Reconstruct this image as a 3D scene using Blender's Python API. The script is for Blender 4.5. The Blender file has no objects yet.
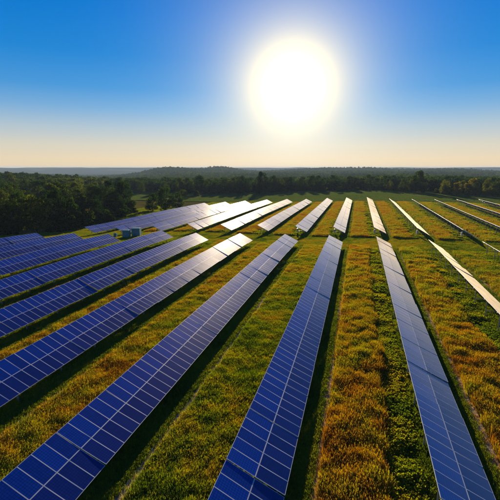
import bpy, math, random
import numpy as np

random.seed(7)
RNG = np.random.default_rng(7)
S = bpy.context.scene
COL = S.collection
R = math.radians

# ------------------------------------------------------------------ camera, world, sun, exposure
CAM_Z = 19.9
F_PX, W_PX = 395.0, 500.0
YAW, PITCH = R(15.2), R(11.78)
cam_d = bpy.data.cameras.new('camera')
cam_d.sensor_fit = 'HORIZONTAL'
cam_d.sensor_width = 36.0
cam_d.lens = F_PX / W_PX * 36.0
cam_d.clip_start = 0.5
cam_d.clip_end = 40000
cam = bpy.data.objects.new('camera', cam_d)
cam.location = (0, 0, CAM_Z)
cam.rotation_euler = (math.pi / 2 - PITCH, 0, YAW)
COL.objects.link(cam)
S.camera = cam

SUN_AZ, SUN_EL = R(-9.35), R(10.46)          # azimuth from +Y towards +X
SUN_DIR = (math.sin(SUN_AZ) * math.cos(SUN_EL), math.cos(SUN_AZ) * math.cos(SUN_EL), math.sin(SUN_EL))

world = bpy.data.worlds.new('World')
S.world = world
world.use_nodes = True
SKY_STRENGTH = 0.505


def build_world():
    nt = world.node_tree
    nt.nodes.clear()
    N, L = nt.nodes.new, nt.links.new
    out = N('ShaderNodeOutputWorld')
    bg = N('ShaderNodeBackground')
    bg.inputs['Strength'].default_value = SKY_STRENGTH
    tc = N('ShaderNodeTexCoord')
    sep = N('ShaderNodeSeparateXYZ')
    L(tc.outputs['Generated'], sep.inputs[0])
    el = N('ShaderNodeMath'); el.operation = 'ARCSINE'
    L(sep.outputs['Z'], el.inputs[0])
    mr = N('ShaderNodeMapRange')                      # 0..90 degrees of elevation -> 0..1, square root spread
    mr.inputs['From Min'].default_value = 0
    mr.inputs['From Max'].default_value = math.pi / 2
    L(el.outputs[0], mr.inputs['Value'])
    sq = N('ShaderNodeMath'); sq.operation = 'SQRT'
    L(mr.outputs['Result'], sq.inputs[0])
    rp = N('ShaderNodeValToRGB')
    L(sq.outputs[0], rp.inputs[0])
    stops = [(0.0, (.80, .62, .40)), (1.2, (.78, .64, .44)), (3.0, (.64, .61, .51)), (5.2, (.41, .52, .60)),
             (7.5, (.19, .40, .65)), (10.0, (.065, .30, .65)), (14.0, (.014, .225, .62)), (19.0, (.002, .180, .60)),
             (28.0, (.001, .115, .45)), (45.0, (.002, .062, .27)), (90.0, (.004, .040, .18))]
    e = rp.color_ramp.elements
    while len(e) < len(stops):
        e.new(0.5)
    for q, (d, c) in zip(e, stops):
        q.position = math.sqrt(d / 90.0)
    for q, (d, c) in zip(e, stops):
        q.color = (*c, 1)
    # the sun's aureole: whitish haze round the sun that replaces the blue, and a hot core
    def math_(op, x, y=None, z=None, clamp=False):
        n = N('ShaderNodeMath'); n.operation = op; n.use_clamp = clamp
        for i, q in enumerate((x, y, z)):
            if q is None: continue
            if isinstance(q, (int, float)): n.inputs[i].default_value = q
            else: L(q, n.inputs[i])
        return n.outputs[0]
    dot = N('ShaderNodeVectorMath'); dot.operation = 'DOT_PRODUCT'
    L(tc.outputs['Generated'], dot.inputs[0])
    dot.inputs[1].default_value = SUN_DIR
    ang = math_('MULTIPLY', math_('ARCCOSINE', dot.outputs['Value']), 180 / math.pi)

    def fall(scale, off=0.0):
        return math_('EXPONENT', math_('DIVIDE', math_('SUBTRACT', off, ang), scale))
    wide = math_('MULTIPLY_ADD', fall(17.0), .42, 1.0)
    base = N('ShaderNodeVectorMath'); base.operation = 'SCALE'
    L(rp.outputs['Color'], base.inputs[0]); L(wide, base.inputs['Scale'])
    f = math_('MINIMUM', fall(4.3, 5.2), 1.0)
    mx = N('ShaderNodeMix'); mx.data_type = 'RGBA'; mx.clamp_factor = True
    L(f, mx.inputs['Factor']); L(base.outputs['Vector'], mx.inputs['A'])
    mx.inputs['B'].default_value = (1.0, .92, .73, 1)
    core = math_('MULTIPLY', fall(1.8), 3.2)
    hc = N('ShaderNodeVectorMath'); hc.operation = 'SCALE'
    hc.inputs[0].default_value = (1.0, .95, .82)
    L(core, hc.inputs['Scale'])
    ad = N('ShaderNodeVectorMath'); ad.operation = 'ADD'
    L(mx.outputs['Result'], ad.inputs[0]); L(hc.outputs['Vector'], ad.inputs[1])
    L(ad.outputs['Vector'], bg.inputs['Color'])
    L(bg.outputs[0], out.inputs[0])


build_world()

sun_d = bpy.data.lights.new('sun', 'SUN')
sun_d.energy = 5.0
sun_d.angle = R(0.6)
sun_d.color = (1.0, .80, .52)
sun = bpy.data.objects.new('sun', sun_d)
COL.objects.link(sun)
sun.location = (0, 0, 200)
from mathutils import Vector, Matrix, Euler
sun.rotation_euler = Vector(SUN_DIR).to_track_quat('Z', 'Y').to_euler()

S.view_settings.view_transform = 'Standard'
S.view_settings.look = 'None'
S.view_settings.exposure = 1.0
S.view_settings.gamma = 1.0
S.view_settings.use_curve_mapping = False
S.cycles.use_denoising = True
S.cycles.max_bounces = 6
S.cycles.diffuse_bounces = 2
S.cycles.glossy_bounces = 3
S.cycles.transmission_bounces = 4
S.cycles.transparent_max_bounces = 8
S.cycles.volume_bounces = 0
S.cycles.caustics_reflective = False
S.cycles.caustics_refractive = False


# ------------------------------------------------------------------ helpers
def smooth(v, a, b):
    t = np.clip((np.asarray(v, float) - a) / (b - a), 0, 1)
    return t * t * (3 - 2 * t)


_perm = np.random.default_rng(11).random((256, 256))


def vnoise(x, y, s=1.0):
    """smooth value noise in 0..1 at wavelength s"""
    x = np.asarray(x, float) / s + 1000.3
    y = np.asarray(y, float) / s + 1000.7
    xi, yi = np.floor(x).astype(int), np.floor(y).astype(int)
    fx, fy = x - xi, y - yi
    fx, fy = fx * fx * (3 - 2 * fx), fy * fy * (3 - 2 * fy)
    a = _perm[xi % 256, yi % 256]; b = _perm[(xi + 1) % 256, yi % 256]
    c = _perm[xi % 256, (yi + 1) % 256]; d = _perm[(xi + 1) % 256, (yi + 1) % 256]
    return (a * (1 - fx) + b * fx) * (1 - fy) + (c * (1 - fx) + d * fx) * fy


def gz(x, y):
    """height of the ground at x, y (metres); rows run along +Y"""
    x = np.asarray(x, float); y = np.asarray(y, float)
    z = -0.8 * smooth(y, 80, 130) * smooth(-x, -20, 20)
    z = z - 1.5 * smooth(-x, 45, 88) * smooth(y, 65, 115)
    z = z - 0.9 * smooth(y, 150, 250) * smooth(-x, 0, 40)
    r = np.hypot(x, y)
    az = np.degrees(np.arctan2(x, y)) + 15.2               # degrees right of the camera heading
    far = smooth(r, 420, 1500)
    z = z - 9 * smooth(r, 400, 800) - 14 * smooth(r, 1500, 3500)

    def ridge(az0, wa, r0, wr, h):
        return h * np.exp(-((az - az0) / wa) ** 2 - ((r - r0) / wr) ** 2)
    z = z + ridge(-29, 8.5, 560, 130, 6.5)                   # wooded rise on the left
    z = z + ridge(-36, 9, 620, 170, 5)
    z = z + ridge(-11.6, 4.0, 2000, 300, 28) + ridge(-4.6, 3.6, 2300, 300, 32)
    z = z + ridge(13, 9, 2600, 420, 28) + ridge(27, 6, 2300, 420, 20)
    z = z + ridge(22, 7, 800, 170, 6)
    z = z - 17 * np.exp(-((az + 21) / 7.5) ** 2) * smooth(r, 620, 1300) * (1 - smooth(r, 4200, 5200))   # hazy valley on the left
    roll = (vnoise(x, y, 900) - .5) * 8 + (vnoise(x, y, 330) - .5) * 5
    z = z + roll * far
    # the last ridge before the horizon
    top = 34 + 8 * (vnoise(az * 40, az * 0 + 3, 170) - .5) + 5 * (vnoise(az * 40, az * 0 + 9, 60) - .5)
    z = z + (top + 12) * np.exp(-((r - 5600) / 900) ** 2)
    z = z + (top + 6) * smooth(r, 6300, 8500)
    return z


def gz1(x, y):
    return float(gz(x, y))


def mesh(name, verts, faces, mats=(), fm=None, uv=None, smooth_shade=False):
    me = bpy.data.meshes.new(name)
    verts = np.asarray(verts, dtype=np.float32).reshape(-1, 3)
    if isinstance(faces, np.ndarray) and faces.ndim == 2:
        nf, k = faces.shape
        me.vertices.add(len(verts)); me.vertices.foreach_set('co', verts.ravel())
        me.loops.add(nf * k); me.loops.foreach_set('vertex_index', faces.astype(np.int32).ravel())
        me.polygons.add(nf)
        me.polygons.foreach_set('loop_start', np.arange(0, nf * k, k, dtype=np.int32))
        me.polygons.foreach_set('loop_total', np.full(nf, k, dtype=np.int32))
    else:
        me.from_pydata([tuple(map(float, v)) for v in verts], [], [tuple(map(int, f)) for f in faces])
    for m in mats:
        me.materials.append(m)
    if fm is not None:
        me.polygons.foreach_set('material_index', np.asarray(fm, dtype=np.int32))
    if uv is not None:
        lay = me.uv_layers.new(name='uv')
        lay.data.foreach_set('uv', np.asarray(uv, dtype=np.float32).ravel())
    if smooth_shade:
        me.polygons.foreach_set('use_smooth', np.ones(len(me.polygons), dtype=bool))
    me.update(calc_edges=True)
    return me


def link(name, data, parent=None, loc=(0, 0, 0), rot=(0, 0, 0), scale=None):
    o = bpy.data.objects.new(name, data)
    COL.objects.link(o)
    o.location = loc
    o.rotation_euler = rot
    if scale is not None:
        o.scale = scale
    if parent is not None:
        o.parent = parent
    return o


def tag(o, label=None, cat=None, group=None, kind=None):
    if label: o['label'] = label
    if cat: o['category'] = cat
    if group: o['group'] = group
    if kind: o['kind'] = kind
    return o


class MB:
    """collects boxes and tubes into one mesh"""
    def __init__(s):
        s.v, s.f, s.m = [], [], []

    def box(s, c, d, m=0, rot=None):
        b = len(s.v)
        for sx in (-.5, .5):
            for sy in (-.5, .5):
                for sz in (-.5, .5):
                    p = Vector((sx * d[0], sy * d[1], sz * d[2]))
                    if rot is not None:
                        p = rot @ p
                    s.v.append((p.x + c[0], p.y + c[1], p.z + c[2]))
        for q in ((0, 1, 3, 2), (4, 6, 7, 5), (0, 4, 5, 1), (2, 3, 7, 6), (0, 2, 6, 4), (1, 5, 7, 3)):
            s.f.append(tuple(b + i for i in q)); s.m.append(m)

    def tube(s, pts, rad, n=6, m=0):
        b = len(s.v)
        pts = [Vector(p) for p in pts]
        for i, p in enumerate(pts):
            d = (pts[min(i + 1, len(pts) - 1)] - pts[max(i - 1, 0)]).normalized()
            a = d.orthogonal().normalized(); c = d.cross(a)
            for k in range(n):
                t = 2 * math.pi * k / n
                q = p + (a * math.cos(t) + c * math.sin(t)) * rad[i]
                s.v.append(tuple(q))
        for i in range(len(pts) - 1):
            for k in range(n):
                s.f.append((b + i * n + k, b + i * n + (k + 1) % n, b + (i + 1) * n + (k + 1) % n, b + (i + 1) * n + k)); s.m.append(m)
        s.f.append(tuple(b + k for k in range(n))[::-1]); s.m.append(m)
        s.f.append(tuple(b + (len(pts) - 1) * n + k for k in range(n))); s.m.append(m)

    def mesh(s, name, mats):
        return mesh(name, s.v, s.f, mats, s.m)


# ------------------------------------------------------------------ materials
def new_mat(name):
    m = bpy.data.materials.new(name)
    m.use_nodes = True
    nt = m.node_tree
    nt.nodes.clear()
    return m, nt, nt.nodes.new, nt.links.new


def simple(name, col, rough=.6, metal=0.0, noise=0.0, scale=8.0, spec=.5):
    m, nt, N, L = new_mat(name)
    o = N('ShaderNodeOutputMaterial'); b = N('ShaderNodeBsdfPrincipled')
    b.inputs['Base Color'].default_value = (*col, 1)
    b.inputs['Roughness'].default_value = rough
    b.inputs['Metallic'].default_value = metal
    b.inputs['Specular IOR Level'].default_value = spec
    if noise:
        tc = N('ShaderNodeTexCoord'); nz = N('ShaderNodeTexNoise'); nz.inputs['Scale'].default_value = scale
        nz.inputs['Detail'].default_value = 5
        L(tc.outputs['Object'], nz.inputs['Vector'])
        mx = N('ShaderNodeMix'); mx.data_type = 'RGBA'
        L(nz.outputs['Fac'], mx.inputs['Factor'])
        mx.inputs['A'].default_value = (*[c * (1 - noise) for c in col], 1)
        mx.inputs['B'].default_value = (*[min(1, c * (1 + noise)) for c in col], 1)
        L(mx.outputs['Result'], b.inputs['Base Color'])
    L(b.outputs[0], o.inputs[0])
    return m


M_ALU = simple('aluminium_frame', (.50, .53, .58), .6, .0)
M_BACK = simple('white_backsheet', (.46, .48, .52), .6)
M_STEEL = simple('galvanised_steel', (.34, .36, .37), .55, .5, .25, 3)
M_BARK = simple('bark', (.075, .055, .04), .9, 0, .4, 4)
M_TEAL = simple('teal_painted_steel', (.045, .21, .23), .5, 0, .15, 2)
M_TEAL_DK = simple('dark_vent_metal', (.03, .07, .075), .6)
M_CONC = simple('concrete', (.36, .34, .31), .9, 0, .2, 2)
M_BOXGREY = simple('light_grey_box', (.55, .54, .50), .5, 0, .1, 5)
M_POST = simple('weathered_post', (.42, .39, .34), .85, 0, .25, 6)
M_WIRE = simple('fence_wire', (.4, .4, .4), .5, .6)


def panel_mat(name, base, alt, rough):
    m, nt, N, L = new_mat(name)
    o = N('ShaderNodeOutputMaterial'); b = N('ShaderNodeBsdfPrincipled')
    uv = N('ShaderNodeUVMap')
    sep = N('ShaderNodeSeparateXYZ'); L(uv.outputs[0], sep.inputs[0])

    def line(sock, w):
        fr = N('ShaderNodeMath'); fr.operation = 'FRACT'; L(sock, fr.inputs[0])
        s1 = N('ShaderNodeMath'); s1.operation = 'SUBTRACT'; L(fr.outputs[0], s1.inputs[0]); s1.inputs[1].default_value = .5
        ab = N('ShaderNodeMath'); ab.operation = 'ABSOLUTE'; L(s1.outputs[0], ab.inputs[0])
        gt = N('ShaderNodeMath'); gt.operation = 'GREATER_THAN'; L(ab.outputs[0], gt.inputs[0]); gt.inputs[1].default_value = .5 - w
        return gt.outputs[0]
    lx, ly = line(sep.outputs['X'], .06), line(sep.outputs['Y'], .06)
    mx_ = N('ShaderNodeMath'); mx_.operation = 'MAXIMUM'; L(lx, mx_.inputs[0]); L(ly, mx_.inputs[1])
    # tone of each single cell and of each panel
    oi = N('ShaderNodeObjectInfo')
    fl = N('ShaderNodeVectorMath'); fl.operation = 'FLOOR'; L(uv.outputs[0], fl.inputs[0])
    wn = N('ShaderNodeTexWhiteNoise'); wn.noise_dimensions = '4D'
    L(fl.outputs['Vector'], wn.inputs['Vector']); L(oi.outputs['Random'], wn.inputs['W'])
    pm = N('ShaderNodeMath'); pm.operation = 'MULTIPLY_ADD'; L(wn.outputs['Value'], pm.inputs[0]); pm.inputs[1].default_value = .35
    L(oi.outputs['Random'], pm.inputs[2])
    mc = N('ShaderNodeMix'); mc.data_type = 'RGBA'
    L(pm.outputs[0], mc.inputs['Factor'])
    mc.inputs['A'].default_value = (*base, 1); mc.inputs['B'].default_value = (*alt, 1)
    ml = N('ShaderNodeMix'); ml.data_type = 'RGBA'
    L(mx_.outputs[0], ml.inputs['Factor']); L(mc.outputs['Result'], ml.inputs['A'])
    ml.inputs['B'].default_value = (.004, .012, .07, 1)
    # dust film, heavier towards the lower edge of the glass
    tc = N('ShaderNodeTexCoord'); nz = N('ShaderNodeTexNoise'); nz.inputs['Scale'].default_value = 2.3; nz.inputs['Detail'].default_value = 6
    L(tc.outputs['Object'], nz.inputs['Vector'])
    L(ml.outputs['Result'], b.inputs['Base Color'])
    rr = N('ShaderNodeMapRange'); L(nz.outputs['Fac'], rr.inputs['Value'])
    rr.inputs['To Min'].default_value = rough * .75; rr.inputs['To Max'].default_value = rough * 1.35
    b.inputs['Roughness'].default_value = .37
    b.inputs['IOR'].default_value = 1.5
    b.inputs['Specular IOR Level'].default_value = 0.004
    b.inputs['Sheen Weight'].default_value = .37
    b.inputs['Sheen Roughness'].default_value = .21
    b.inputs['Sheen Tint'].default_value = (.95, .85, .68, 1)
    b.inputs['Coat Weight'].default_value = .85
    b.inputs['Coat IOR'].default_value = 1.45
    L(rr.outputs['Result'], b.inputs['Coat Roughness'])
    L(b.outputs[0], o.inputs[0])
    return m


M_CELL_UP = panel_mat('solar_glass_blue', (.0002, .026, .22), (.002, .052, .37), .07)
M_CELL_LO = panel_mat('solar_glass_indigo', (.0006, .016, .14), (.006, .026, .20), .07)  # darker indigo puts the lower modules' browner reflection into the cell colour


def foliage_mat(name, stops, mode, trans=.45, rough=.6, hue_noise=.25):
    """two-sided leaf material; the tone comes from the object's colour, its random number or the instance's tint"""
    m, nt, N, L = new_mat(name)
    o = N('ShaderNodeOutputMaterial')
    if mode == 'instance':
        at = N('ShaderNodeAttribute'); at.attribute_type = 'INSTANCER'; at.attribute_name = 'tint'
        src = at.outputs['Fac']
    else:
        oi = N('ShaderNodeObjectInfo')
        sp = N('ShaderNodeSeparateColor'); L(oi.outputs['Color'], sp.inputs[0])
        src = sp.outputs[0]
    geo = N('ShaderNodeNewGeometry')
    ad = N('ShaderNodeMath'); ad.operation = 'MULTIPLY_ADD'
    L(geo.outputs['Random Per Island'], ad.inputs[0]); ad.inputs[1].default_value = hue_noise
    sb = N('ShaderNodeMath'); sb.operation = 'SUBTRACT'; L(src, sb.inputs[0]); sb.inputs[1].default_value = hue_noise / 2
    L(sb.outputs[0], ad.inputs[2])
    rp = N('ShaderNodeValToRGB'); L(ad.outputs[0], rp.inputs[0])
    e = rp.color_ramp.elements
    while len(e) < len(stops):
        e.new(.5)
    for q, (p, c) in zip(e, stops):
        q.position = p
    for q, (p, c) in zip(e, stops):
        q.color = (*c, 1)
    d = N('ShaderNodeBsdfDiffuse'); t = N('ShaderNodeBsdfTranslucent')
    L(rp.outputs['Color'], d.inputs['Color'])
    hs = N('ShaderNodeHueSaturation'); hs.inputs['Saturation'].default_value = 1.15; hs.inputs['Value'].default_value = 1.25
    L(rp.outputs['Color'], hs.inputs['Color']); L(hs.outputs[0], t.inputs['Color'])
    mx = N('ShaderNodeMixShader'); mx.inputs[0].default_value = trans
    L(d.outputs[0], mx.inputs[1]); L(t.outputs[0], mx.inputs[2])
    L(mx.outputs[0], o.inputs[0])
    return m


LEAF_STOPS = [(0, (.010, .024, .006)), (.35, (.028, .052, .009)), (.7, (.10, .115, .014)), (1, (.22, .16, .022))]
M_LEAF = foliage_mat('tree_leaves', LEAF_STOPS, 'object', .5)
M_LEAF_I = foliage_mat('distant_leaves', LEAF_STOPS, 'instance', .5)
GRASS_STOPS = [(0, (.030, .062, .010)), (.25, (.16, .22, .018)), (.5, (.32, .27, .022)), (.75, (.36, .205, .024)), (1, (.26, .105, .020))]
M_CROPLEAF = foliage_mat('crop_leaves', [(0, (.055, .09, .024)), (.5, (.13, .17, .046)), (1, (.2, .21, .06))], 'instance', .4)
M_GRASS = foliage_mat('grass_blades', GRASS_STOPS, 'instance', .5, hue_noise=.3)


def ground_mat():
    m, nt, N, L = new_mat('field_ground')
    o = N('ShaderNodeOutputMaterial'); b = N('ShaderNodeBsdfPrincipled')
    tc = N('ShaderNodeTexCoord')

    def noise(s, d=6):
        n = N('ShaderNodeTexNoise'); n.inputs['Scale'].default_value = s; n.inputs['Detail'].default_value = d
        L(tc.outputs['Object'], n.inputs['Vector']); return n.outputs['Fac']

    def ramp(src, stops):
        r = N('ShaderNodeValToRGB'); L(src, r.inputs[0]); e = r.color_ramp.elements
        while len(e) < len(stops): e.new(.5)
        for q, (p, c) in zip(e, stops): q.position = p
        for q, (p, c) in zip(e, stops): q.color = (*c, 1)
        return r.outputs[0]

    def mix(f, a, c):
        x = N('ShaderNodeMix'); x.data_type = 'RGBA'; L(f, x.inputs['Factor']); L(a, x.inputs['A']); L(c, x.inputs['B']); return x.outputs['Result']
    fine = ramp(noise(2.2, 8), [(.3, (.030, .034, .010)), (.5, (.085, .080, .018)), (.7, (.16, .12, .03))])
    patch = ramp(noise(.09, 4), [(.35, (.05, .065, .012)), (.65, (.17, .12, .022))])
    near = mix(noise(.5, 5), fine, patch)
    wood = ramp(noise(.25, 6), [(.35, (.012, .020, .008)), (.65, (.03, .042, .014))])
    land = ramp(noise(.0016, 5), [(.42, (.022, .036, .014)), (.56, (.03, .045, .018)), (.62, (.10, .105, .05)), (.70, (.03, .045, .018))])
    ln = N('ShaderNodeVectorMath'); ln.operation = 'LENGTH'; L(tc.outputs['Object'], ln.inputs[0])

    def rng(a, c):
        x = N('ShaderNodeMapRange'); x.inputs['From Min'].default_value = a; x.inputs['From Max'].default_value = c
        L(ln.outputs['Value'], x.inputs['Value']); return x.outputs['Result']
    c1 = mix(rng(330, 400), near, wood)
    c2 = mix(rng(1800, 2600), c1, land)
    L(c2, b.inputs['Base Color'])
    b.inputs['Roughness'].default_value = 1.0
    b.inputs['Specular IOR Level'].default_value = 0.0
    bp = N('ShaderNodeBump'); bp.inputs['Strength'].default_value = .8; bp.inputs['Distance'].default_value = .25
    L(noise(3.0, 8), bp.inputs['Height']); L(bp.outputs[0], b.inputs['Normal'])
    L(b.outputs[0], o.inputs[0])
    return m


def soil_mat(name, a, c, scale=1.5, bump=.1):
    m, nt, N, L = new_mat(name)
    o = N('ShaderNodeOutputMaterial'); b = N('ShaderNodeBsdfPrincipled')
    tc = N('ShaderNodeTexCoord'); n = N('ShaderNodeTexNoise'); n.inputs['Scale'].default_value = scale; n.inputs['Detail'].default_value = 8
    L(tc.outputs['Object'], n.inputs['Vector'])
    x = N('ShaderNodeValToRGB'); L(n.outputs['Fac'], x.inputs[0])
    x.color_ramp.elements[0].position = .35; x.color_ramp.elements[1].position = .65
    x.color_ramp.elements[0].color = (*a, 1); x.color_ramp.elements[1].color = (*c, 1)
    L(x.outputs[0], b.inputs['Base Color']); b.inputs['Roughness'].default_value = 1; b.inputs['Specular IOR Level'].default_value = 0
    bp = N('ShaderNodeBump'); bp.inputs['Strength'].default_value = .7; bp.inputs['Distance'].default_value = bump
    L(n.outputs['Fac'], bp.inputs['Height']); L(bp.outputs[0], b.inputs['Normal'])
    L(b.outputs[0], o.inputs[0])
    return m


M_GROUND = ground_mat()
M_TRACK = soil_mat('dry_soil', (.22, .15, .08), (.48, .34, .20), 3.0)
M_CROP = soil_mat('low_green_crop', (.06, .08, .026), (.11, .13, .045), .35, .4)


# ------------------------------------------------------------------ ground, crop field, wheel tracks
def build_ground():
    rs = np.concatenate([[0.0], np.linspace(6, 420, 110), np.geomspace(430, 9500, 90)])
    na = 540
    th = np.linspace(0, 2 * np.pi, na, endpoint=False)
    X = np.outer(rs[1:], np.sin(th)); Y = np.outer(rs[1:], np.cos(th))
    Z = gz(X, Y)
    v = np.concatenate([[[0, 0, gz1(0, 0)]], np.stack([X, Y, Z], -1).reshape(-1, 3)])
    nr = len(rs) - 1
    i = np.arange(nr - 1)[:, None]; k = np.arange(na)[None, :]
    a = 1 + i * na + k; b_ = 1 + i * na + (k + 1) % na
    q = np.stack([a, a + na, b_ + na, b_], -1).reshape(-1, 4)
    cf = [(0, 1 + k_, 1 + (k_ + 1) % na) for k_ in range(na)]
    me = mesh('ground', v, [tuple(f) for f in q[:, ::-1]] + [(f[0], f[2], f[1]) for f in cf], [M_GROUND], smooth_shade=True)
    o = link('ground', me)
    tag(o, 'rolling grassy farmland reaching to the wooded horizon', 'ground', kind='structure')


def sheet(name, xs, ys, mat, dz, label, cat, edge=0.0, along='y'):
    """a thin sheet on the ground; xs = (x0, x1), along Y with ragged edges (or along X)"""
    n = max(2, int((ys[1] - ys[0]) / (1.2 if edge else 6)))
    m = 2 if edge else max(2, int((xs[1] - xs[0]) / 6))
    t = np.linspace(ys[0], ys[1], n)
    v = []
    for j in range(n):
        e0 = edge * (vnoise(t[j], xs[0] * 3.7, .9 * 3) - .5) * 2 if edge else 0
        e1 = edge * (vnoise(t[j], xs[1] * 5.1 + 50, .9 * 3) - .5) * 2 if edge else 0
        wob = .25 * (vnoise(t[j], xs[0] * 1.3, 14) - .5) * 2 if edge else 0
        for s in np.linspace(0, 1, m + 1):
            x = (xs[0] + e0) * (1 - s) + (xs[1] + e1) * s + wob
            v.append((x, t[j]) if along == 'y' else (t[j], x))
    v = np.array(v)
    z = gz(v[:, 0], v[:, 1]) + dz
    w = m + 1
    q = np.array([[j * w + s, j * w + s + 1, (j + 1) * w + s + 1, (j + 1) * w + s] for j in range(n - 1) for s in range(m)])
    if along != 'y':
        q = q[:, ::-1]
    o = link(name, mesh(name, np.column_stack([v, z]), q, [mat], smooth_shade=True))
    tag(o, label, cat, kind='structure')
    return o


build_ground()

TILT = R(26.2)
MOD_L, MOD_W, GAP = 1.975, 1.034, 0.010
PITCH_M = MOD_W + GAP
TBL = 5 * PITCH_M + .025
ZH = 2.9
SLOPE = 2 * MOD_L + .012
ROW_W = SLOPE * math.cos(TILT)

# x of the high edge, near block (y0, y1), far block (y0, y1)
ROWS = {
    'L7': (-85.5, (52, 89), (109, 214)),
    'L6': (-75.0, (42, 91), (110, 219)),
    'L5': (-64.1, (34, 91), (114, 226)),
    'L4': (-52.8, (24, 99.5), (117, 235)),
    'L3': (-41.7, (14, 98), (118, 240)),
    'L2': (-30.2, (6, 101), (120, 240)),
    'L1': (-18.3, (2.98, 103.1), (121, 246)),
    'C': (-6.75, (3.6, 103.7), (121, 246)),
    'R1': (5.05, (3.83, 103.0), (121, 245)),
    'R2': (17.0, (34, 102), (121, 239)),
    'R3': (28.9, (72, 103), (121, 239)),
    'R4': (40.6, None, (121, 239)),
    'R5': (52.4, None, (130, 241)),
    'R6': (64.2, None, (160, 244)),
}

sheet('crop_field', (-330, 300), (252, 372), M_CROP, .05, 'smooth dark green crop field beyond the panel rows', 'field')
for k_, (x_, nb, fb) in ROWS.items():
    for blk, nm in ((nb, 'near'), (fb, 'far')):
        if blk is None:
            continue
        tx = x_ + ROW_W + 1.3
        sheet('wheel_track', (tx, tx + .62), (blk[0], blk[1] + 2), M_TRACK, .012,
              'pale dry wheel track beside a row of panels', 'wheel track', edge=.16)
for y_, w_ in ((106.2, .35), (108.4, .35), (113.6, .4)):
    sheet('wheel_track', (y_, y_ + w_), (-70, 75), M_TRACK, .012, 'worn wheel track crossing the field between the two panel blocks', 'wheel track', edge=.15, along='x')


# ------------------------------------------------------------------ solar rows
def module_geo(lo, v, f, fm, uv, ox, oy, oz):
    """one framed module, long side along x; origin at its centre"""
    L_, W_, T = MOD_L / 2, MOD_W / 2, .040
    fw, bs = .021, .007
    a, b = L_ - fw, W_ - fw
    g, h = a - bs, b - bs
    n = len(v)
    base = [(-L_, -W_, 0), (L_, -W_, 0), (L_, W_, 0), (-L_, W_, 0),
            (-a, -b, 0), (a, -b, 0), (a, b, 0), (-a, b, 0),
            (-a, -b, -.004), (a, -b, -.004), (a, b, -.004), (-a, b, -.004),
            (-g, -h, -.004), (g, -h, -.004), (g, h, -.004), (-g, h, -.004),
            (-L_, -W_, -T), (L_, -W_, -T), (L_, W_, -T), (-L_, W_, -T)]
    v += [(p[0] + ox, p[1] + oy, p[2] + oz) for p in base]

    def q(i, j, k, l, m, u=None):
        f.append((n + i, n + j, n + k, n + l)); fm.append(m)
        uv.extend(u or [(0, 0)] * 4)
    for i in range(4):
        j = (i + 1) % 4
        q(i, j, 4 + j, 4 + i, 0)
        q(4 + i, 4 + j, 8 + j, 8 + i, 0)
        q(8 + i, 8 + j, 12 + j, 12 + i, 1)
        q(16 + i, 16 + j, j, i, 0)
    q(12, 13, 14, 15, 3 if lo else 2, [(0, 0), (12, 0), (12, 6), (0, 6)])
    q(19, 18, 17, 16, 1)


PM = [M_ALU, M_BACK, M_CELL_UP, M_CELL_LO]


def module_mesh(lo):
    v, f, fm, uv = [], [], [], []
    module_geo(lo, v, f, fm, uv, 0, 0, 0)
    return mesh('solar_panel', v, f, PM, fm, uv)


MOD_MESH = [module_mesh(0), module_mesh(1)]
X_UP, X_LO = MOD_L / 2, MOD_L * 1.5 + .012


def rails_mesh():
    b = MB()
    for s in (.42, 1.5, 2.42, 3.5):
        b.box((s, 0, -.085), (.06, TBL - .02, .08))
    return b.mesh('panel_table', [M_STEEL])


RAILS = rails_mesh()


def joined_table_mesh(seed):
    rr = random.Random(seed)
    v, f, fm, uv = [], [], [], []
    for j in range(5):
        for lo in (0, 1):
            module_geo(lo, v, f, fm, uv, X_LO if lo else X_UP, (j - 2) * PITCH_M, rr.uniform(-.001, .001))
    me_r = RAILS
    n = len(v)
    v += [tuple(p.co) for p in me_r.vertices]
    for p in me_r.polygons:
        f.append(tuple(n + i for i in p.vertices)); fm.append(4); uv.extend([(0, 0)] * len(p.vertices))
    return mesh('panel_table', v, f, PM + [M_STEEL], fm, uv)


JOINED = [joined_table_mesh(i) for i in range(4)]
bpost = MB(); bpost.box((0, 0, .5), (.03, .13, 1.0)); bpost.box((-.045, .06, .5), (.075, .014, 1.0)); bpost.box((-.045, -.06, .5), (.075, .014, 1.0))
POST = bpost.mesh('post', [M_STEEL])
S1, S2 = .62, 3.05                                   # where along the slope the two posts stand
bb = MB()
xa, xb = S1 * math.cos(TILT), S2 * math.cos(TILT)
bb.box(((xa + xb) / 2, .09, -1.9), (xb - xa, .05, .10))
BRACE = bb.mesh('brace', [M_STEEL])
bb = MB(); bb.box((SLOPE / 2, 0, -.175), (SLOPE - .5, .07, .10))
RAFTER = bb.mesh('rafter', [M_STEEL])
bb = MB(); bb.box((0, 0, 0), (.32, .75, 1.0)); bb.box((-.172, 0, 0), (.02, .66, .9)); bb.box((-.19, .24, 0), (.02, .03, .14))
CBOX = bb.mesh('combiner_box', [M_BOXGREY])


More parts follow.
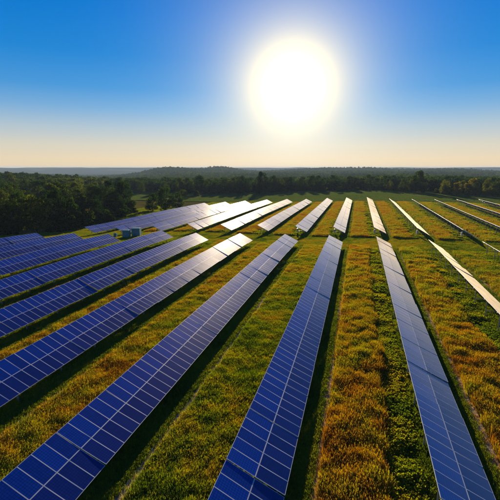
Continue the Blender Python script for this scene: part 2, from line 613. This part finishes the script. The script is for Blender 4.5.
def solar_row(x, y0, y1, label, group, cbox=False, extra=0.0, fix_far=False):
    n = int(round((y1 - y0) / (TBL + .03)))
    if fix_far:
        y0 = y1 - n * (TBL + .03)
    y1 = y0 + n * (TBL + .03)
    root = link('solar_panel_row', None, loc=(x, y0, gz1(x, y0)))
    root.empty_display_size = 1
    tag(root, label, 'solar panel row', group)
    ox, oy, oz = root.location
    step = 0.0
    for i in range(n):
        yc = y0 + (y1 - y0) * (i + .5) / n
        g = gz1(x + 1.6, yc)
        step = step * .6 + random.gauss(0, .014)
        zt = g + ZH + step
        slope = (gz1(x + 1.6, yc + 4) - gz1(x + 1.6, yc - 4)) / 8
        tl = TILT + extra + R(random.gauss(0, .55))
        pitch = math.atan(slope) + R(random.gauss(0, .13))
        d = math.hypot(x + 1.7, yc)
        near = d < 82
        rot = (pitch, tl, 0)
        if near:
            t = link('panel_table', RAILS, root, (x - ox, yc - oy, zt - oz), rot)
            for j in range(5):
                for lo in (0, 1):
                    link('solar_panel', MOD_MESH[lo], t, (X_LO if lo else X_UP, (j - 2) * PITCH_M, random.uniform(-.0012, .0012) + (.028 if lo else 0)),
                         (R(random.gauss(0, .06)), R(random.gauss(0, .12) - (1.6 if lo else 0)), 0))
        else:
            t = link('panel_table', JOINED[i % 4], root, (x - ox, yc - oy, zt - oz), rot)
        for s in (S1, S2):
            px_ = x + s * math.cos(tl)
            top = zt - s * math.sin(tl) - .20
            gg = gz1(px_, yc) - .15
            link('post', POST, root, (px_ - ox, yc - oy, gg - oz), (0, 0, 0), (1, 1, top - gg))
        link('brace', BRACE, root, (x - ox, yc - oy, zt - oz))
        link('rafter', RAFTER, root, (x - ox, yc - oy, zt - oz), (0, tl, 0))
    if cbox:
        yc = y0 + (y1 - y0) * .5 / n
        px_ = x + S1 * math.cos(TILT) - .27
        link('combiner_box', CBOX, root, (px_ - ox, yc - oy, gz1(px_, yc) + 1.35 - oz))
    return root


STEEP = {'R2': R(4.2), 'R3': R(3.2), 'R4': R(2), 'R5': R(2), 'R6': R(2)}       # the rows on the right stand a little steeper
NEAR_LABEL = {
    'R1': 'silvery blue panel row running off the bottom right corner of the picture',
    'C': 'deep blue panel row running straight up the middle from the bottom edge',
    'L1': 'widest deep blue panel row, crossing the bottom left corner of the picture',
    'L2': 'second blue panel row up from the bottom left corner, above a broad gold strip',
    'L3': 'third blue panel row up from the bottom left corner, ending right of the cabinets',
    'L4': 'fourth blue panel row up from the bottom left corner, ending below the teal cabinets',
    'L5': 'blue panel row whose tip ends on the lawn just left of the teal cabinets',
    'L6': 'last but one of the blue rows packed at the left edge before the wood',
    'L7': 'rearmost blue panel row at the left edge, its tip nearest the dark wood',
    'R2': 'near edge-on pale panel row on grey posts, leaving at the right edge',
    'R3': 'short stub of panel row at the right edge, beyond the near edge-on row',
}
FAR_LABEL = {
    'C': 'white glaring panel row in the far block, straight beyond the middle foreground row',
    'R1': 'narrow cream panel row in the far block, straight beyond the bottom right silvery row',
    'R2': 'far cream panel row with a pale box, straight beyond the near edge-on row',
    'R3': 'far edge-on row on grey posts, its near end beside the short stub row',
    'R4': 'third from last edge-on row of grey posts at the far right',
    'R5': 'last but one edge-on row of grey posts at the far right, before the trees',
    'R6': 'shortest and last edge-on row of posts at the far right edge below the trees',
    'L1': 'white far panel row, first to the left of the one straight ahead',
    'L2': 'white far panel row, second to the left of the one straight ahead',
    'L3': 'far silvery panel row straight beyond the second blue row from the bottom left',
    'L4': 'far silvery panel row beyond the third blue row, right of the teal cabinets',
    'L5': 'far silvery panel row whose near end hangs right behind the teal cabinets',
    'L6': 'far grey panel row, its near end just left of the teal cabinets',
    'L7': 'leftmost far panel row on thin posts, bordering the sunlit lawn by the wood',
}
for k_, (x_, nb, fb) in ROWS.items():
    if nb:
        solar_row(x_, nb[0], nb[1], NEAR_LABEL[k_], 'solar panel rows of the near block', extra=STEEP.get(k_, 0), fix_far=k_ not in ('L1', 'C', 'R1'))
    solar_row(x_, fb[0], fb[1], FAR_LABEL[k_], 'solar panel rows of the far block', cbox=k_ in ('R2', 'R3', 'C', 'L1', 'R1'), extra=STEEP.get(k_, 0))


# ------------------------------------------------------------------ teal cabinets on concrete pads
def cabinet(x, y, w, d, h, rz, label, doors=2):
    root = link('transformer_cabinet', None, loc=(x, y, gz1(x, y)), rot=(0, 0, rz))
    tag(root, label, 'electrical cabinet', 'teal cabinets in the gap between the panel blocks')
    b = MB(); b.box((0, 0, .06), (w + .5, d + .5, .36)); link('concrete_pad', b.mesh('concrete_pad', [M_CONC]), root)
    b = MB(); b.box((0, 0, .24 + h / 2), (w, d, h)); link('housing', b.mesh('housing', [M_TEAL]), root)
    b = MB(); b.box((0, 0, .24 + h + .05), (w + .16, d + .16, .10)); b.box((0, 0, .24 + h + .125), (w - .2, d - .2, .05)); link('lid', b.mesh('lid', [M_TEAL]), root)
    dw = w / doors
    for i in range(doors):
        cx = -w / 2 + dw * (i + .5)
        b = MB(); b.box((cx, -d / 2 - .02, .24 + h * .48), (dw - .08, .04, h * .86))
        do = link('door', b.mesh('door', [M_TEAL]), root)
        b = MB(); b.box((cx + (dw * .36 if i % 2 == 0 else -dw * .36), -d / 2 - .06, .24 + h * .5), (.04, .04, .22)); link('handle', b.mesh('handle', [M_BOXGREY]), do)
        for s in range(4):
            b = MB(); b.box((cx, -d / 2 - .05, .24 + h * .74 + s * .07), (dw * .5, .02, .035)); link('louvre', b.mesh('louvre', [M_TEAL_DK]), do)


cabinet(-68.0, 105.6, 2.0, 1.8, 2.0, .25, 'front left teal steel transformer cabinet with a flat lid')
cabinet(-66.2, 108.4, 2.5, 2.0, 2.3, .25, 'larger teal steel transformer cabinet behind the front one, nearer the panel rows', 2)
cabinet(-71.5, 105.0, .9, .6, 1.1, .25, 'knee-high small grey-teal cabinet left of the two big ones', 1)


# ------------------------------------------------------------------ post and wire fence before the wood
def fence(pts, label):
    root = link('wire_fence', None, loc=(pts[0][0], pts[0][1], gz1(*pts[0])))
    tag(root, label, 'fence')
    ox, oy, oz = root.location
    pb = MB(); pb.tube([(0, 0, -.2), (0, 0, 1.5), (0, 0, 1.55)], [.075, .065, .03], 8)
    pm = pb.mesh('post', [M_POST])
    tops = []
    for (x0, y0), (x1, y1) in zip(pts[:-1], pts[1:]):
        n = max(1, int(math.hypot(x1 - x0, y1 - y0) / 4))
        for i in range(n):
            t = i / n
            x, y = x0 + (x1 - x0) * t, y0 + (y1 - y0) * t
            z = gz1(x, y)
            link('post', pm, root, (x - ox, y - oy, z - oz), (random.gauss(0, .02), random.gauss(0, .02), random.random()))
            tops.append((x - ox, y - oy, z - oz))
    for h in (.35, .75, 1.1, 1.42):
        b = MB(); b.tube([(p[0] + .08, p[1], p[2] + h) for p in tops], [.012] * len(tops), 4)
        link('wire', b.mesh('wire', [M_WIRE]), root)


fence([(-128, 96), (-112, 99.5), (-103, 107), (-99, 117), (-104, 140), (-112, 165)], 'post and wire fence at the foot of the dark wood on the left')


# ------------------------------------------------------------------ trees
def leaf_quads(c, n_out, size, rng, flat=.25):
    """quads at points c (N,3) with random orientation"""
    N = len(c)
    a = rng.normal(size=(N, 3)); a /= np.linalg.norm(a, axis=1)[:, None]
    if n_out is not None:
        a = a * (1 - flat) + n_out * flat
        a /= np.linalg.norm(a, axis=1)[:, None]
    t = rng.normal(size=(N, 3))
    u = np.cross(a, t); u /= np.linalg.norm(u, axis=1)[:, None] + 1e-9
    w = np.cross(a, u)
    s = (size * rng.uniform(.6, 1.35, N))[:, None]
    v = np.stack([c - u * s - w * s * .15, c - w * s * .62, c + u * s + w * s * .1, c + w * s * .62], 1).reshape(-1, 3)
    f = np.arange(4 * N).reshape(N, 4)
    return v, f


def crown_points(rng, h, w, n_lobes, per, low=.10, peak=.55):
    """leaf positions in many lobes set round an uneven crown (height h, half-width w), plus outward normals"""
    P, Nn, lob = [], [], []
    for i in range(n_lobes):
        t = rng.uniform(0, 1) ** .85
        z = h * (low + (1 - low) * t)
        prof = math.sin(math.pi * min(1, max(.06, .12 + .83 * t)) ** .9) ** .65
        ang = rng.uniform(0, 2 * math.pi)
        rad = w * prof * math.sqrt(rng.uniform(.25, 1)) * .82
        c = np.array([math.cos(ang) * rad, math.sin(ang) * rad, z * .96])
        r = w * rng.uniform(.20, .40) * (1.1 - .35 * t)
        lob.append((c, r))
        m = int(per * rng.uniform(.55, 1.3) * (r / (w * .3)) ** 2)
        d = rng.normal(size=(m, 3)); d /= np.linalg.norm(d, axis=1)[:, None]
        rr = r * rng.uniform(.55, 1.08, m) ** .5
        sc = np.array([1, 1, .78])
        P.append(c + d * rr[:, None] * sc); Nn.append(d)
    return np.concatenate(P), np.concatenate(Nn), lob


def make_tree(seed, h, w, n_lobes, per, leaf, mat, low=.10):
    rng = np.random.default_rng(seed)
    p, n, lob = crown_points(rng, h, w, n_lobes, per, low)
    v, f = leaf_quads(p, n, leaf, rng)
    crown = mesh('crown', v, f, [mat])
    b = MB()
    rt = .022 * h + .06
    lean = rng.uniform(-.03, .03, 2) * h
    top = (lean[0], lean[1], h * .62)
    b.tube([(0, 0, -.4), (lean[0] * .2, lean[1] * .2, h * .12), (lean[0] * .6, lean[1] * .6, h * .35), top], [rt * 1.35, rt, rt * .75, rt * .3], 8)
    for c, r in lob[:9]:
        z0 = h * rng.uniform(.16, .42)
        q = z0 / (h * .62)
        s = (lean[0] * q, lean[1] * q, z0)
        mid = ((s[0] + c[0]) / 2, (s[1] + c[1]) / 2, s[2] * .45 + c[2] * .55 - .3)
        b.tube([s, mid, tuple(c)], [rt * .42, rt * .28, rt * .10], 5)
    trunk = b.mesh('trunk', [M_BARK])
    return trunk, crown


TREES = [make_tree(100 + i, h, w, nl, per, .34, M_LEAF) for i, (h, w, nl, per) in enumerate(
    [(15, 5.6, 46, 120), (17, 5.4, 48, 120), (13, 5.8, 42, 120), (16, 6.6, 54, 115), (12, 4.4, 36, 120), (18, 6.2, 54, 115)])]
BUSHES = [make_tree(140 + i, h, w, nl, per, .24, M_LEAF, low=.05) for i, (h, w, nl, per) in enumerate(
    [(3.4, 2.3, 20, 100), (2.6, 2.2, 18, 100), (4.6, 2.9, 24, 100)])]
TREE_H = [15, 17, 13, 16, 12, 18]


def tree(x, y, k, s, tint, label, group, name='broadleaf_tree', cat='tree', lib=None, sz=1.0):
    tr, cr = (lib or TREES)[k]
    root = link(name, None, loc=(x, y, gz1(x, y)), rot=(0, 0, random.uniform(0, 6.28)), scale=(s, s, s * sz))
    if not label:                                         # trees inside the left wood: where in the wood, and the colour of the crown
        d_ = math.hypot(x, y); a_ = math.degrees(math.atan2(x, y)) + 15.2
        where = ('at the picture edge' if a_ < -25 else 'in the middle' if a_ < -19 else 'at the right end')
        deep = ('close behind the front rank' if d_ < 200 else 'far back')
        look = 'dark green' if tint < .22 else 'mid green' if tint < .42 else 'yellow-olive'
        label = '%s tree %s of the left wood, %s' % (look, where, deep)
        group = '%s trees %s of the left wood, %s' % (look, where, deep)
    tag(root, label, cat, group)
    link('trunk', tr, root)
    c = link('crown', cr, root)
    c.color = (tint, tint, tint, 1)
    return root


YAWC = YAW


def place(px, dist):
    """ground point at pixel column px (500-wide photo) and horizontal distance along the view"""
    cx = (px - 250) / F_PX
    r = dist
    return (cx * r * math.cos(YAWC) - r * math.sin(YAWC), cx * r * math.sin(YAWC) + r * math.cos(YAWC))


def in_poly(x, y, poly):
    c = False
    n = len(poly)
    for i in range(n):
        x0, y0 = poly[i]; x1, y1 = poly[i - 1]
        if (y0 > y) != (y1 > y) and x < (x1 - x0) * (y - y0) / (y1 - y0) + x0:
            c = not c
    return c


# front edge of the left wood in (pixel column, distance); the rest lies behind it
WOOD_FRONT = [(-95, 118), (-40, 121), (0, 124), (30, 130), (62, 138), (92, 152), (116, 176), (128, 200)]
WOOD_BACK = [(112, 240), (84, 320), (40, 340), (-30, 330), (-100, 300)]
wood_poly = [place(*q) for q in WOOD_FRONT + WOOD_BACK]
taken = []


def free(x, y, d):
    for a, b, e in taken:
        if (a - x) ** 2 + (b - y) ** 2 < (.5 * (d + e)) ** 2:
            return False
    taken.append((x, y, d))
    return True


def left_wood():
    xs = [q[0] for q in wood_poly]; ys = [q[1] for q in wood_poly]
    # edge trees first: tall ones along the front
    for (a, b) in zip(WOOD_FRONT[:-1], WOOD_FRONT[1:]):
        p, q = place(*a), place(*b)
        n = max(1, int(math.hypot(q[0] - p[0], q[1] - p[1]) / 7.0))
        for i in range(n):
            t = (i + random.uniform(.2, .8)) / n
            x = p[0] + (q[0] - p[0]) * t; y = p[1] + (q[1] - p[1]) * t
            ox, oy = -.62 * 5, .78 * 5
            if free(x + ox, y + oy, 5.5):
                tree(x + ox, y + oy, random.randrange(6), random.uniform(.72, .98), random.uniform(.05, .35),
                     'dark leafy tree in the front rank of the wood on the left', 'front trees of the wood on the left', sz=random.uniform(.9, 1.1))
            for _ in range(3):
                tree(x + random.uniform(-4, 2), y + random.uniform(-1, 5), random.randrange(3), random.uniform(.8, 1.5), random.uniform(.05, .4),
                     'low dark bush at the shaded foot of the wood on the left', 'bushes at the foot of the wood', 'bush', 'bush', BUSHES)
    m = 0
    for _ in range(6000):
        if m >= 135: break
        x, y = random.uniform(min(xs), max(xs)), random.uniform(min(ys), max(ys))
        if in_poly(x, y, wood_poly) and free(x, y, 6.9):
            m += 1
            tree(x, y, random.randrange(6), random.uniform(.66, .95), random.uniform(.08, .6) ,
                 '', 'inner trees of the wood on the left', sz=random.uniform(.9, 1.08))


left_wood()
for px_, d_, k_, s_, tn, lb in (
        (166, 205, 3, .80, .30, 'broad round tree standing alone beside the leftmost far panel row'),
        (153, 208, 2, .72, .22, 'lower tree on the left side of the broad lone tree'),
        (178, 214, 0, .66, .35, 'smaller tree on the right side of the broad lone tree')):
    x_, y_ = place(px_, d_)
    tree(x_, y_, k_, s_, tn, lb, None)
for px_, d_, k_, s_, tn, lb in (
        (184, 322, 2, 1.35, .5, 'larger of two round bushes left on the far side of the crop field'),
        (197, 325, 0, 1.25, .5, 'smaller of two round bushes left on the far side of the crop field')):
    x_, y_ = place(px_, d_)
    tree(x_, y_, k_, s_, tn, lb, None, 'bush', 'bush', BUSHES)


def tree_line(segs, n, tint, s, label, group, depth=26, big=None):
    for i in range(n):
        t = random.random() * (len(segs) - 1)
        a = int(t); u = t - a
        px_ = segs[a][0] + (segs[a + 1][0] - segs[a][0]) * u
        d_ = segs[a][1] + (segs[a + 1][1] - segs[a][1]) * u + random.random() ** 1.4 * depth
        x, y = place(px_, d_)
        if not free(x, y, 6.0):
            continue
        tree(x, y, random.randrange(6), random.uniform(*s), random.uniform(*tint), label, group, sz=random.uniform(.85, 1.08))


tree_line([(120, 345), (200, 352), (262, 362)], 46, (.1, .45), (.60, .88), 'dark hedge-line tree behind the crop field, left of the sun', 'trees behind the field, left of the sun')
tree_line([(255, 366), (300, 372), (345, 370), (392, 352)], 60, (.1, .45), (.60, .88), 'dark tree in the long wood edge straight beyond the middle rows', 'trees behind the field, below the sun')
tree_line([(388, 338), (420, 312), (455, 290), (500, 270), (545, 255)], 56, (.2, .7), (.48, .74), 'olive tree in the wood edge behind the far right rows', 'trees behind the far right rows')
tree_line([(212, 362), (262, 372), (304, 378)], 30, (.1, .4), (.76, .98), 'tall dark tree of the raised clump in the wood edge right below the sun', 'tall trees behind the field, right below the sun')
for px_, d_, k_, s_, tn, lb in (
        (262, 372, 5, 1.08, .15, 'tallest tree on the skyline, right below and left of the sun'),
        (455, 283, 4, .82, .92, 'bright yellow-green tree in the wood edge at the far right'),
        (470, 290, 2, .92, .85, 'wide yellow-olive tree right of the bright yellow-green one'),
        (444, 296, 0, .70, .75, 'golden-olive tree left of the bright yellow-green one'),
        (416, 330, 5, .98, .3, 'tall dark tree rising above the wood edge right of the middle')):
    x_, y_ = place(px_, d_)
    tree(x_, y_, k_, s_, tn, lb, None)
for i in range(20):
    px_ = random.uniform(205, 500)
    d_ = 366 - max(0, px_ - 385) * .88 - 7
    x_, y_ = place(px_, d_ - 3)
    tree(x_, y_, random.randrange(3), random.uniform(.8, 1.4), random.uniform(.2, .75), 'small bush at the foot of the wood edge beyond the crop field',
         'bushes along the far wood edge', 'bush', 'bush', BUSHES)


# ------------------------------------------------------------------ scattered stuff (instances on real points)
def scatter(name, P, rotz, scale, tint, variants, label, cat, tilt=.12):
    n = len(P)
    coll = bpy.data.collections.new(name + '_sources')
    for i, me in enumerate(variants):
        coll.objects.link(bpy.data.objects.new('%s_source' % name, me))
    me = bpy.data.meshes.new(name)
    me.vertices.add(n)
    me.vertices.foreach_set('co', np.asarray(P, np.float32).ravel())

    def att(nm, typ, key, val):
        a = me.attributes.new(nm, typ, 'POINT'); a.data.foreach_set(key, np.asarray(val).ravel())
    rot = np.stack([RNG.normal(0, tilt, n), RNG.normal(0, tilt, n), rotz], -1).astype(np.float32)
    att('rot', 'FLOAT_VECTOR', 'vector', rot)
    att('scl', 'FLOAT_VECTOR', 'vector', np.asarray(scale, np.float32))
    att('tint', 'FLOAT', 'value', np.asarray(tint, np.float32))
    att('pick', 'INT', 'value', RNG.integers(0, len(variants), n).astype(np.int32))
    for m in variants[0].materials:
        me.materials.append(m)
    o = link(name, me)
    tag(o, label, cat, kind='stuff')
    ng = bpy.data.node_groups.new(name, 'GeometryNodeTree')
    ng.interface.new_socket('Geometry', in_out='INPUT', socket_type='NodeSocketGeometry')
    ng.interface.new_socket('Geometry', in_out='OUTPUT', socket_type='NodeSocketGeometry')
    N, L = ng.nodes.new, ng.links.new
    gi, go = N('NodeGroupInput'), N('NodeGroupOutput')
    ci = N('GeometryNodeCollectionInfo'); ci.inputs['Collection'].default_value = coll
    ci.inputs['Separate Children'].default_value = True; ci.inputs['Reset Children'].default_value = True
    ip = N('GeometryNodeInstanceOnPoints')
    ip.inputs['Pick Instance'].default_value = True

    def na(nm, t):
        a = N('GeometryNodeInputNamedAttribute'); a.data_type = t; a.inputs['Name'].default_value = nm
        return a.outputs['Attribute']
    L(gi.outputs[0], ip.inputs['Points']); L(ci.outputs[0], ip.inputs['Instance'])
    L(na('pick', 'INT'), ip.inputs['Instance Index'])
    er = N('FunctionNodeEulerToRotation'); L(na('rot', 'FLOAT_VECTOR'), er.inputs[0]); L(er.outputs[0], ip.inputs['Rotation'])
    L(na('scl', 'FLOAT_VECTOR'), ip.inputs['Scale'])
    L(ip.outputs[0], go.inputs[0])
    md = o.modifiers.new('scatter', 'NODES'); md.node_group = ng
    return o


def blade_tuft(seed, n, rad, h, wd, splay, head=0.0, mat=None):
    """a tuft of bent blades, two quads each, some with a broader seed head"""
    rng = np.random.default_rng(seed)
    V, F = [], []
    for i in range(n):
        a = rng.uniform(0, 2 * math.pi); r = rad * math.sqrt(rng.random())
        bx, by = r * math.cos(a), r * math.sin(a)
        d = rng.uniform(0, 2 * math.pi); hh = h * rng.uniform(.55, 1.1)
        lean = splay * rng.uniform(.2, 1.0) * hh
        fx, fy = math.cos(d), math.sin(d)
        sx, sy = -fy, fx
        w = wd * rng.uniform(.7, 1.3)
        b = len(V)
        tw = w * .35
        mid = (bx + fx * lean * .35, by + fy * lean * .35, hh * .58)
        tip = (bx + fx * lean, by + fy * lean, hh)
        mw = w * .85
        if rng.random() < head:
            mw, tw = w * .5, w * 1.3
        V += [(bx - sx * w / 2, by - sy * w / 2, -.03), (bx + sx * w / 2, by + sy * w / 2, -.03),
              (mid[0] + sx * mw / 2, mid[1] + sy * mw / 2, mid[2]), (mid[0] - sx * mw / 2, mid[1] - sy * mw / 2, mid[2]),
              (tip[0] + sx * tw / 2, tip[1] + sy * tw / 2, tip[2]), (tip[0] - sx * tw / 2, tip[1] - sy * tw / 2, tip[2])]
        F += [(b, b + 1, b + 2, b + 3), (b + 3, b + 2, b + 4, b + 5)]
    return mesh('grass_tuft', V, np.array(F), [mat or M_GRASS])


def weed_clump(seed, n, rad, h, leaf):
    rng = np.random.default_rng(seed)
    d = rng.normal(size=(n, 3)); d[:, 2] = np.abs(d[:, 2]); d /= np.linalg.norm(d, axis=1)[:, None]
    c = d * (rng.uniform(.4, 1, n) ** .6)[:, None] * np.array([rad, rad, h])
    v, f = leaf_quads(c, d, leaf, rng, .3)
    return mesh('weed_clump', v, f, [M_GRASS])


TALL = [blade_tuft(i, 38, .34, .74, .024, .5, .5) for i in range(5)]
SHORT = [blade_tuft(20 + i, 34, .34, .34, .026, .65, .15) for i in range(5)]
WEED = [weed_clump(40 + i, 40, .34, .42, .085) for i in range(4)]

row_x = sorted(v[0] for v in ROWS.values())


def aisle_t(x):
    """(index of the row to the left, metres right of its low edge); negative under that row's panels"""
    i = np.clip(np.searchsorted(row_x, x, 'right') - 1, 0, len(row_x) - 1)
    return i, x - (np.array(row_x)[i] + ROW_W)


def density_keep(P, dist_full, power=1.2):
    d = np.hypot(P[:, 0], P[:, 1])
    return np.minimum(1, (dist_full / np.maximum(d, 1)) ** power)


def view_mask(x, y, margin=7):
    az = np.degrees(np.arctan2(x, y)) + 15.2
    return (np.abs(az) < 33 + margin) & (y > 4)


def rand_pts(n, x0, x1, y0, y1):
    return RNG.uniform(x0, x1, n), RNG.uniform(y0, y1, n)


def grass_layers():
    # candidate points over the field, denser close by, thinned with distance
    X, Y = [], []
    for (n, x0, x1, y0, y1) in ((130000, -45, 24, 8, 52), (150000, -72, 42, 40, 100), (75000, -100, 60, 96, 124),
                                (130000, -95, 84, 120, 254), (34000, -125, -70, 84, 130), (16000, -118, -80, 125, 215)):
        a, b = rand_pts(n, x0, x1, y0, y1)
        m = view_mask(a, b)
        X.append(a[m]); Y.append(b[m])
    X = np.concatenate(X); Y = np.concatenate(Y)
    idx, t = aisle_t(X)
    key = np.array([k for k, v in sorted(ROWS.items(), key=lambda kv: kv[1][0])])[idx]
    d = np.hypot(X, Y)
    in_near = Y < 102.5 - np.maximum(0, -X - 45) * .28
    in_far = (Y > 119) & (Y < 247)
    block = in_near | in_far
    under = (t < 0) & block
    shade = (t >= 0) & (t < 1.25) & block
    big = vnoise(X, Y, 9)
    mid = vnoise(X + 300, Y, 2.6)
    sm = vnoise(X, Y + 500, .9)
    edge = (vnoise(X * .3, Y, 3.4) - .5) * 1.1 + (vnoise(X, Y + 90, .8) - .5) * .6
    track = (t >= 1.25) & (t < 2.05 + .3 * edge) & block
    # strip of green weeds at the foot of the next row's high edge
    green_w = np.where(np.isin(key, ['C', 'R1', 'R2', 'R3', 'R4', 'R5']), 2.2, 1.0)
    green_w = np.where(in_far, 1.8, green_w)
    nxt = np.array(row_x + [row_x[-1] + 11.8])[idx + 1]
    weeds = (X > nxt - green_w + edge) & (X < nxt) & block
    gold_base = np.select([key == 'L1', key == 'C', key == 'R1', np.isin(key, ['R2', 'R3', 'R4', 'R5', 'R6'])],
                          [.42, .68, .68, .54], .67)
    gold_base = np.where(in_far, np.where(np.isin(key, ['R2', 'R3', 'R4', 'R5', 'R6']), .60, .73), gold_base)
    gold_base = np.where(~block, .42, gold_base)
    lawn = (X < -72) & (Y > 84) & ~((t < 0) & block)
    # the green aisle turns more golden towards its far end
    gold_base = np.where((key == 'L1') & in_near, .41 + .18 * smooth(Y, 55, 100), gold_base)
    gold_base = np.where((key == 'R1') & in_near, .74 - .22 * smooth(Y, 55, 95), gold_base)
    tint = gold_base - .03 + (big - .5) * .34 + (mid - .5) * .36 + (sm - .5) * .40
    main = ~(under | shade | track | weeds)
    odd = RNG.random(len(X))
    tint = np.where(odd < .10, tint - .28, np.where(odd > .95, tint + .18, tint))
    near_fac = np.where(d < 60, 1.0, np.where(d < 120, 1.25, 1.75))
    tallk = np.isin(key, ['C', 'R1']) & in_near
    tallk2 = in_far | (in_near & ~np.isin(key, ['L1']))
    clump = (.70 + .30 * vnoise(X, Y, 1.9) + .35 * vnoise(X + 40, Y, .75)) * RNG.uniform(.8, 1.2, len(X))

    # 1 tall seeding grass of the gold and rust strips
    m = main & tallk2 & ~lawn & block & (RNG.random(len(X)) < np.where(tallk, 1.0, .8))
    hs = np.where(tallk, .95, np.where(in_far, .62, .62)) * clump
    s = np.stack([near_fac * 1.0, near_fac * 1.0, hs * np.sqrt(near_fac)], -1)
    P = np.stack([X, Y, gz(X, Y)], -1)
    scatter('tall_grass', P[m], RNG.uniform(0, 6.28, m.sum()), s[m], np.clip(tint[m], .05, .98), TALL,
            'tall rust and gold seeding grass between the panel rows', 'grass')
    # 2 shorter green grass elsewhere, in the shade strips and in the gap between the blocks
    m = (main & ~(tallk2 & block)) | (lawn & main) | (shade & (RNG.random(len(X)) < .75)) | (under & (RNG.random(len(X)) < .4)) | (track & (RNG.random(len(X)) < .10))
    tt = np.where(lawn, .40 + (big - .5) * .3, tint)
    tt = np.where(shade | under, .27 + (mid - .5) * .3, tt)  # darker, greener tint deepens the panels' shadow within the grass colour
    hs = np.where(key == 'L1', 1.15, .85) * clump
    hs = np.where(track, .35, np.where(shade, .55, hs))
    hs = np.where(~block, .55 * clump, hs)
    s = np.stack([near_fac, near_fac, hs * np.sqrt(near_fac)], -1)
    scatter('short_grass', P[m], RNG.uniform(0, 6.28, m.sum()), s[m], np.clip(tt[m], .02, .9), SHORT,
            'short green and yellow grass in the aisles and the gap between the panel blocks', 'grass')
    # 3 leafy weeds
    m = (weeds & (RNG.random(len(X)) < .62)) | (main & (key == 'L1') & in_near & (RNG.random(len(X)) < .22)) | (main & (key != 'L1') & block & (mid < .36) & (RNG.random(len(X)) < .22)) | (under & (RNG.random(len(X)) < .12))
    tt = np.where(weeds, .30 + (mid - .45) * .5, .30 + (mid - .5) * .4)
    k = (.55 + .8 * vnoise(X + 77, Y, 1.7)) * np.where(weeds, 1.0, .75)
    s = np.stack([near_fac * k, near_fac * k, k * np.sqrt(near_fac)], -1)
    scatter('weeds', P[m], RNG.uniform(0, 6.28, m.sum()), s[m], np.clip(tt[m], .02, .55), WEED,
            'leafy green weeds along the high edges of the panel rows', 'weeds')


grass_layers()


def far_woods():
    FAR = [make_tree(200 + i, h, w, 22, 26, .85, M_LEAF_I)[1] for i, (h, w) in enumerate([(14, 6.2), (16, 6.0), (12, 6.6), (15, 7.2)])]
    n = 60000
    r = np.sqrt(RNG.uniform(330 ** 2, 2700 ** 2, n))
    az = RNG.uniform(-46, 46, n)
    r = np.where(RNG.random(n) < .4, RNG.uniform(330, 1200, n), r)
    a = np.radians(az - 15.2)
    X, Y = r * np.sin(a), r * np.cos(a)
    d = r * np.cos(np.radians(az))
    px_ = 250 + F_PX * np.tan(np.radians(az))
    front = np.interp(px_, [-150, 80, 100, 120, 200, 262, 300, 345, 392, 420, 455, 500, 650],
                      [330, 345, 368, 385, 382, 392, 400, 398, 380, 342, 320, 300, 260])
    clear = (vnoise(X, Y, 260) > .70) & (r > 700)
    m = (d > front + 4) & ~clear & (RNG.random(n) < np.where(r < 1300, 1, .75))
    X, Y, r = X[m], Y[m], r[m]
    P = np.stack([X, Y, gz(X, Y) - .6], -1)
    k = RNG.uniform(.52, .82, len(X)) * np.where(r > 1300, 1.3, 1)
    s = np.stack([k, k, k * RNG.uniform(.8, 1.08, len(X))], -1)
    scatter('distant_woods', P, RNG.uniform(0, 6.28, len(X)), s, np.clip(.12 + .42 * vnoise(X, Y, 55) ** 1.3 + RNG.normal(0, .06, len(X)), .02, .8), FAR,
            'unbroken dark woods rolling away over the hills to the horizon', 'woods', tilt=.03)


far_woods()


def crop():
    n = 70000
    X, Y = RNG.uniform(-200, 170, n), RNG.uniform(253, 371, n)
    m = view_mask(X, Y, 3)
    X, Y = X[m], Y[m]
    drill = .5 + .5 * np.sin(Y * 2 * np.pi / 7.5 + 3 * vnoise(X, Y, 60))
    k = 1.9 * (.8 + .5 * vnoise(X, Y, 5))
    s_ = np.stack([k, k, k * .75], -1)
    tt = .06 + .10 * vnoise(X, Y, 22) + .08 * drill + RNG.normal(0, .03, len(X))
    scatter('crop_plants', np.stack([X, Y, gz(X, Y)], -1), RNG.uniform(0, 6.28, len(X)), s_, np.clip(tt + .15, .05, .8), [blade_tuft(60 + i, 30, .34, .34, .04, .65, 0, M_CROPLEAF) for i in range(3)],
            'even low green crop covering the field behind the panel rows', 'crop')


crop()


# ------------------------------------------------------------------ haze: one closed box of thin even air
def haze():
    m, nt, N, L = new_mat('haze_air')
    o = N('ShaderNodeOutputMaterial'); v = N('ShaderNodeVolumePrincipled')
    v.inputs['Color'].default_value = (.56, .76, 1.0, 1)
    v.inputs['Density'].default_value = HAZE
    v.inputs['Anisotropy'].default_value = 0.0
    L(v.outputs[0], o.inputs['Volume'])
    b = MB()
    lo = min(v.co.z for v in bpy.data.objects['ground'].data.vertices) - 1.0
    hi = 32.0
    b.box((0, 0, (lo + hi) / 2), (19200, 19200, hi - lo))
    h = link('haze', b.mesh('haze', [m]))
    tag(h, 'thin pale haze lying over the far wooded hills', 'haze', kind='stuff')


HAZE = .0001
if HAZE:
    haze()
